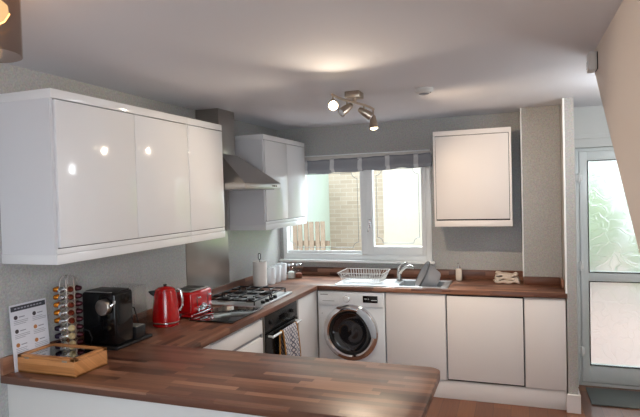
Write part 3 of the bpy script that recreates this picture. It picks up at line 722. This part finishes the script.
tag(build(G().tube([(.03, -2.44, .91), (.05, -2.40, .904), (.06, -2.33, .904), (.05, -2.28, .92), (.03, -2.27, .97), (.028, -2.29, 1.03), (.028, -2.36, 1.05), (.03, -2.42, 1.0)], .004, 8), 'power_cord', m_cord), 'black power cord looping behind the red kettle', 'cord')

# ------------------------------------------------------------------ capsule rack and capsules
RXc, RYc = .066, -2.842
t = thing('capsule_rack', 'chrome wire coffee capsule rack next to the coffee machine', 'capsule rack', (RXc, RYc, .9))
g = G(); g.cyl(.05, 0, .008, 32, None, .002); build(g, 'base', m_chrome, t)
angs = [math.radians(a) for a in (-128, -82, -32, 18)]
rad = .042; pitch = .0405
for a in angs:
    g = G(); cx, cy = rad*math.cos(a), rad*math.sin(a); tx, ty = -math.sin(a)*.0185, math.cos(a)*.0185
    ztop = .40
    for s in (-1, 1):
        g.tube([(cx+s*tx, cy+s*ty, .006), (cx+s*tx, cy+s*ty, ztop-.03), (cx*.9+s*tx*.8, cy*.9+s*ty*.8, ztop), (cx*.5, cy*.5, ztop+.02), (0, 0, ztop+.012)], .0018, 6)
    build(g, 'rail', m_chrome, t)
g = G(); g.tube([(0, 0, .006), (0, 0, .412)], .004, 8); build(g, 'post', m_chrome, t)
capm = {'gold': mat('capsule_gold', srgb(206, 128, 40), .25, .8), 'silver': mat('capsule_silver', srgb(190, 194, 198), .25, .9), 'brown': mat('capsule_brown', srgb(124, 50, 30), .25, .6),
        'cream': mat('capsule_cream', srgb(214, 196, 150), .35, .3), 'purple': mat('capsule_purple', srgb(40, 28, 48), .3, .5), 'maroon': mat('capsule_maroon', srgb(62, 16, 26), .3, .6)}
foil = mat('capsule_foil', srgb(200, 190, 170), .3, .8)
protos = {}
ordn = ['topmost', 'second', 'third', 'fourth', 'fifth', 'sixth', 'seventh', 'lowest']
def capsule(col, label, loc, a, tilt=0):
    grp = col + ' coffee capsules in the wire rack'
    if col not in protos:
        c = thing('coffee_capsule', label, 'coffee capsule', loc, a, grp)
        M = RY(PI/2)
        g = G(); g.lathe([(0, .029), (.007, .029), (.0115, .024), (.0165, .002), (.0165, 0), (0, 0)], 20, M); build(g, 'cup', capm[col], c)
        g = G(); g.lathe([(0, -.001), (.0185, -.001), (.0185, .001), (.0165, .001), (0, .001)], 20, M); build(g, 'foil_lid', foil, c)
        protos[col] = c
    else:
        c = protos[col].copy(); C.objects.link(c); c.location = loc; c.rotation_euler = (0, 0, a); c['label'] = label
        for ch in protos[col].children:
            k = ch.copy(); C.objects.link(k); k.parent = c
    return c
cols = [['gold']*5+['purple']*3, ['silver']*8, ['brown']*5+['cream']*3, ['maroon']*8]
nm = {'gold': 5, 'purple': 3, 'silver': 8, 'brown': 5, 'cream': 3, 'maroon': 8}
for a, cc in zip(angs, cols):
    cnt = {}
    for k, col in enumerate(cc):
        i = cnt.get(col, 0); cnt[col] = i+1
        o = 'topmost' if i == 0 else ('lowest' if i == nm[col]-1 else ordn[i]+' from the top')
        r0 = rad+.001
        capsule(col, f'{col} coffee capsule in the wire rack, {o} of the {col} ones', (RXc+r0*math.cos(a), RYc+r0*math.sin(a), .9+.348-k*pitch), a)
tag(build(G().tube([(.10, -2.79, .905), (.13, -2.77, .93), (.14, -2.765, .97), (.125, -2.77, 1.01), (.10, -2.78, 1.02), (.085, -2.775, .98)], .0035, 8), 'power_cord', m_cord), 'black cord curling between capsule rack and coffee machine', 'cord')

# ------------------------------------------------------------------ tea box and menu sign
t = thing('tea_box', 'bamboo tea box with glass lid on the peninsula corner', 'box', (.208, -3.03, .9))
g = G(); w2, d2, h = .173, .104, .07
g.box(-w2, w2, -d2, -d2+.008, 0, h, .001); g.box(-w2, w2, d2-.008, d2, 0, h, .001); g.box(-w2, -w2+.008, -d2+.008, d2-.008, 0, h, .001); g.box(w2-.008, w2, -d2+.008, d2-.008, 0, h, .001); g.box(-w2, w2, -d2, d2, 0, .006)
bx = build(g, 'body', m_bamboo, t)
g = G()
for k in range(1, 4): g.box(-w2+k*w2/2-.002, -w2+k*w2/2+.002, -d2+.008, d2-.008, .006, .055)
g.box(-w2+.008, w2-.008, -.002, .002, .006, .055); build(g, 'divider', m_bamboo, t)
g = G(); frame = .026
g.box(-w2, w2, -d2, -d2+frame, h+.001, h+.013, .002); g.box(-w2, w2, d2-frame, d2, h+.001, h+.013, .002); g.box(-w2, -w2+frame, -d2, d2, h+.001, h+.013, .002); g.box(w2-frame, w2, -d2, d2, h+.001, h+.013, .002)
ld = build(g, 'lid', m_bamboo, t)
g = G(); g.box(-w2+frame-.002, w2-frame+.002, -d2+frame-.002, d2-frame+.002, h+.005, h+.008); build(g, 'lid_glass', clear_glass('lid_glass', (.30, .29, .28, 1), refl=2.5), ld)
g = G()
for xx in (-.115, .115): g.box(xx-.014, xx+.014, -d2-.001, -d2+.001, h-.004, h+.004)
build(g, 'hinge', m_nickel, t)

t = thing('menu_card', 'white drinks menu card leaning on the wall behind the tea box', 'sign', (.034, -3.045, .9), 0)
ta = math.radians(0)
PW, PH = .21, .315
m_card = mat('card_white', srgb(214, 214, 222), .3); m_ink = mat('card_ink', srgb(60, 60, 68), .6); m_inkg = mat('card_grey', srgb(150, 150, 160), .6)
M0 = RY(math.radians(-4))
def onface(y0, y1, z0, z1, t_=.0008, th=.0): return (.003+th, .003+t_+th, y0, y1, z0, z1)
g = G(); g.box(0, .003, -PW/2, PW/2, 0, PH, 0, M=M0); bd = build(g, 'board', m_card, t)
g = G(); g.box(*onface(-PW/2+.006, PW/2-.006, PH-.032, PH-.008), M=M0); hd = build(g, 'header', m_ink, bd)
g = G()
for k in range(9): g.box(*onface(-.08+k*.018, -.068+k*.018, PH-.023, PH-.017, .0004, .0008), M=M0)
build(g, 'header_lettering', m_inkg, hd)
ic = [srgb(60, 50, 60), srgb(60, 50, 60), srgb(70, 60, 64), srgb(176, 116, 70), srgb(182, 120, 70), srgb(176, 116, 70), srgb(60, 50, 56), srgb(80, 60, 60)]
for r in range(4):
    for c in range(2):
        y = -.088+c*.105; z = PH-.062-r*.066
        g = G(); g.cyl(.010, .003, .0045, 16, M0 @ T(0, y+.012, z) @ RY(PI/2)); build(g, 'cup_icon', mat('icon', ic[r*2+c], .5), bd)
        g = G(); rnd = random.Random(r*2+c)
        g.box(*onface(y+.03, y+.062, z-.003, z+.002), M=M0)
        for q in range(3):
            g.box(*onface(y, y+.055+rnd.random()*.03, z-.018-q*.008, z-.0155-q*.008), M=M0)
        build(g, 'printed_text', m_inkg, bd)

# ------------------------------------------------------------------ ceiling fittings
t = thing('spotlight_bar', 'satin nickel ceiling spotlight bar with four adjustable heads', 'ceiling light', (1.285, -1.585, H))
g = G(); g.box(-.05, .05, -.055, .055, -.042, -.001, .004); build(g, 'ceiling_plate', m_nickel, t)
P0 = Vector((-.04, -.34, -.068)); P1 = Vector((.045, .33, -.070))
g = G()
def bar(tt):
    p = P0.lerp(P1, tt); p.x += .016*math.sin((tt-.5)*2*PI); return p
g.tube([bar(k/24) for k in range(25)], .008, 10); g.tube([bar(.5), bar(.5)+Vector((0, 0, .03))], .014, 12); build(g, 'bar', m_nickel, t)
cam_loc = Vector((2.27414, -5.01824, 1.70011))
heads = [(.02, None, .05), (.36, Vector((-.55, -.62, -.55)), .05), (.68, Vector((.72, .35, -.52)), .05), (.98, Vector((.10, -.10, -1)), .085)]
LP = []
for i, (tt, dr, drop) in enumerate(heads):
    a = bar(tt); p = a + Vector((0, 0, -drop))
    if dr is None: dr = Vector((.30, -.85, -.42))
    dr.normalize(); Q = dr.to_track_quat('Z', 'Y').to_matrix().to_4x4()
    g = G(); g.tube([a, p], .005, 8); arm = build(g, 'arm', m_nickel, t)
    c0 = p - dr*.045
    g = G(); g.lathe([(0, 0), (.012, .002), (.019, .012), (.026, .05), (.030, .10), (.0285, .10), (.024, .05), (.010, .02), (0, .02)], 24, Matrix.Translation(c0) @ Q); hd = build(g, 'lamp_head', m_nickel, t)
    lit = i in (0, 3)
    g = G(); g.lathe([(0, .03), (.012, .03), (.022, .08), (.024, .098), (.016, .106), (0, .108)], 24, Matrix.Translation(c0) @ Q); build(g, 'bulb', m_bulb if lit else m_ceramic, hd)
    LP.append((Vector(t.location) + c0 + dr*.13, dr, lit))
for i, (p, dr, lit) in enumerate(LP):
    l = bpy.data.lights.new('bulb_light', 'SPOT'); l.energy = (26, 18, 42, 26)[i]; l.color = (1, .76, .53) if i == 2 else (1, .82, .62); l.spot_size = math.radians(125); l.spot_blend = .8; l.shadow_soft_size = .022
    o = bpy.data.objects.new('bulb_light', l); C.objects.link(o); o.location = p; o.rotation_euler = dr.to_track_quat('-Z', 'Y').to_euler()
t = thing('smoke_detector', 'round white smoke detector on the ceiling', 'smoke detector', (1.728, -1.493, H))
g = G(); g.lathe([(0, -.001), (.058, -.001), (.060, -.012), (.052, -.028), (.030, -.036), (0, -.037)], 36); build(g, 'body', m_whitematt, t)
g = G(); g.lathe([(.030, -.036), (.034, -.036), (.030, -.040), (.010, -.045), (0, -.045)], 24); build(g, 'sensor_grille', m_greyplastic, t)
g = G(); g.cyl(.004, -.033, -.030, 10, T(.042, -.01, 0)); build(g, 'indicator', m_blackm, t)
t = thing('alarm_sensor', 'small white motion sensor high on the staircase wall', 'sensor', (2.65, -2.125, 2.295))
g = G(); g.box(-.040, -.005, -.05, .038, -.044, .044, .006); build(g, 'housing', m_whitematt, t)
g = G(); g.box(-.043, -.040, -.022, .022, -.03, .005, .003); build(g, 'lens', m_ceramic, t)
g = G(); g.box(-.005, -.001, -.046, .034, -.04, .04, .001); build(g, 'shadow_strip', m_blackm, t)  # black strip standing in for the dark shadow beside the sensor

t = thing('pendant_lamp', 'smoked glass pendant lamp with a glowing amber bulb', 'pendant lamp', (.775, -3.83, 2.15))
g = G(); g.lathe([(.104, 0), (.107, .0), (.107, .205), (.015, .212), (.015, .208), (.104, .201), (.104, 0)], 64); build(g, 'lamp_shade', m_smoke, t)
g = G(); g.lathe([(0, .216), (.05, .216), (.052, .205), (.02, .200), (.02, .165), (0, .165)], 32); build(g, 'lamp_holder', m_nickel, t)
g = G(); g.lathe([(0, .085), (.035, .090), (.060, .105), (.074, .128), (.072, .152), (.05, .172), (.02, .185), (0, .187)], 40); build(g, 'bulb', emis('lit_amber_bulb', (1, .70, .36, 1), 1.3), t)
g = G()
for k in range(8):
    a = k*PI/4; g.tube([(.030*math.cos(a), .030*math.sin(a), .088), (.0612*math.cos(a), .0612*math.sin(a), .105), (.0755*math.cos(a), .0755*math.sin(a), .130)], .0022, 6)
build(g, 'filament', m_fil, t)
l = bpy.data.lights.new('pendant_light', 'POINT'); l.energy = 1.5; l.color = (1, .62, .3); l.shadow_soft_size = .06
o = bpy.data.objects.new('pendant_light', l); C.objects.link(o); o.location = (.775, -3.83, 2.15+.06)

tag(build(G().box(2.80, 3.50, -.415, -.04, .001, .012, .004), 'doormat', m_mat), 'dark grey doormat on the floor inside the back door', 'doormat')

# ------------------------------------------------------------------ daylight and added fill lamps
wd = bpy.data.worlds.new('World'); S.world = wd; wd.use_nodes = True
bg = wd.node_tree.nodes['Background']; bg.inputs[0].default_value = (.82, .92, 1.0, 1); bg.inputs[1].default_value = 2.0
def area(name, loc, rot, sx, sy, e, col=(1, 1, 1), portal=False):
    l = bpy.data.lights.new(name, 'AREA'); l.shape = 'RECTANGLE'; l.size = sx; l.size_y = sy; l.energy = e; l.color = col
    o = bpy.data.objects.new(name, l); C.objects.link(o); o.location = loc; o.rotation_euler = rot
    if portal: l.cycles.is_portal = True
    return o
area('patio_fill', (2.9, -6.98, 1.12), (PI/2, 0, 0), .95, 2.1, 42, (.80, .90, 1.0))  # added area lamp supplying daylight through the unseen rear doors
area('side_fill', (3.80, -5.85, 1.45), (0, PI/2, 0), 1.3, 1.5, 80, (.80, .90, 1.0))  # added area lamp outside the side window, brightens the cabinet doors
area('window_sky_fill', (.79, .95, 2.75), (math.radians(-48), 0, 0), 1.9, 1.0, 150, (.88, .95, 1.0))  # added area lamp outdoors, strengthens the daylight spilling in around the sink
area('door_sky_fill', (3.2, 1.1, 2.6), (math.radians(-48), 0, 0), 1.0, 1.0, 12, (.9, .96, 1.0))  # added area lamp outdoors, backlights the frosted door glass
hl = bpy.data.lights.new('hall_fill', 'POINT'); hl.energy = 15; hl.color = (.92, .97, 1); hl.shadow_soft_size = .12  # added point lamp without a fitting, brightens the door frame and hall
ho = bpy.data.objects.new('hall_fill', hl); C.objects.link(ho); ho.location = (3.2, -1.35, 2.1)
area('window_portal', (.79, .24, 1.57), (-PI/2, 0, 0), 1.48, 1.02, 1, portal=True)
sun = bpy.data.lights.new('sun', 'SUN'); sun.energy = 1.2; sun.angle = .3; so = bpy.data.objects.new('sun', sun); C.objects.link(so); so.rotation_euler = (math.radians(38), 0, math.radians(-25))

# ------------------------------------------------------------------ camera
cam = bpy.data.cameras.new('camera'); co = bpy.data.objects.new('camera', cam); C.objects.link(co)
yaw, pitch_, roll, f = .3496463, -.0260975, -.0287795, 537.714
fw = Vector((-math.sin(yaw)*math.cos(pitch_), math.cos(yaw)*math.cos(pitch_), math.sin(pitch_)))
rt = Vector((math.cos(yaw), math.sin(yaw), 0)); up = rt.cross(fw)
r2 = rt*math.cos(roll) + up*math.sin(roll); u2 = up*math.cos(roll) - rt*math.sin(roll)
Mx = Matrix((r2, u2, -fw)).transposed().to_4x4(); Mx.translation = cam_loc
co.matrix_world = Mx; cam.sensor_width = 36; cam.lens = f/640*36; cam.clip_start = .05
S.camera = co
S.view_settings.view_transform = 'Standard'; S.view_settings.look = 'None'; S.view_settings.gamma = 1; S.view_settings.use_curve_mapping = False
S.view_settings.exposure = 0.32
S.cycles.use_denoising = True; S.cycles.max_bounces = 10; S.cycles.transparent_max_bounces = 16; S.cycles.sample_clamp_indirect = 6
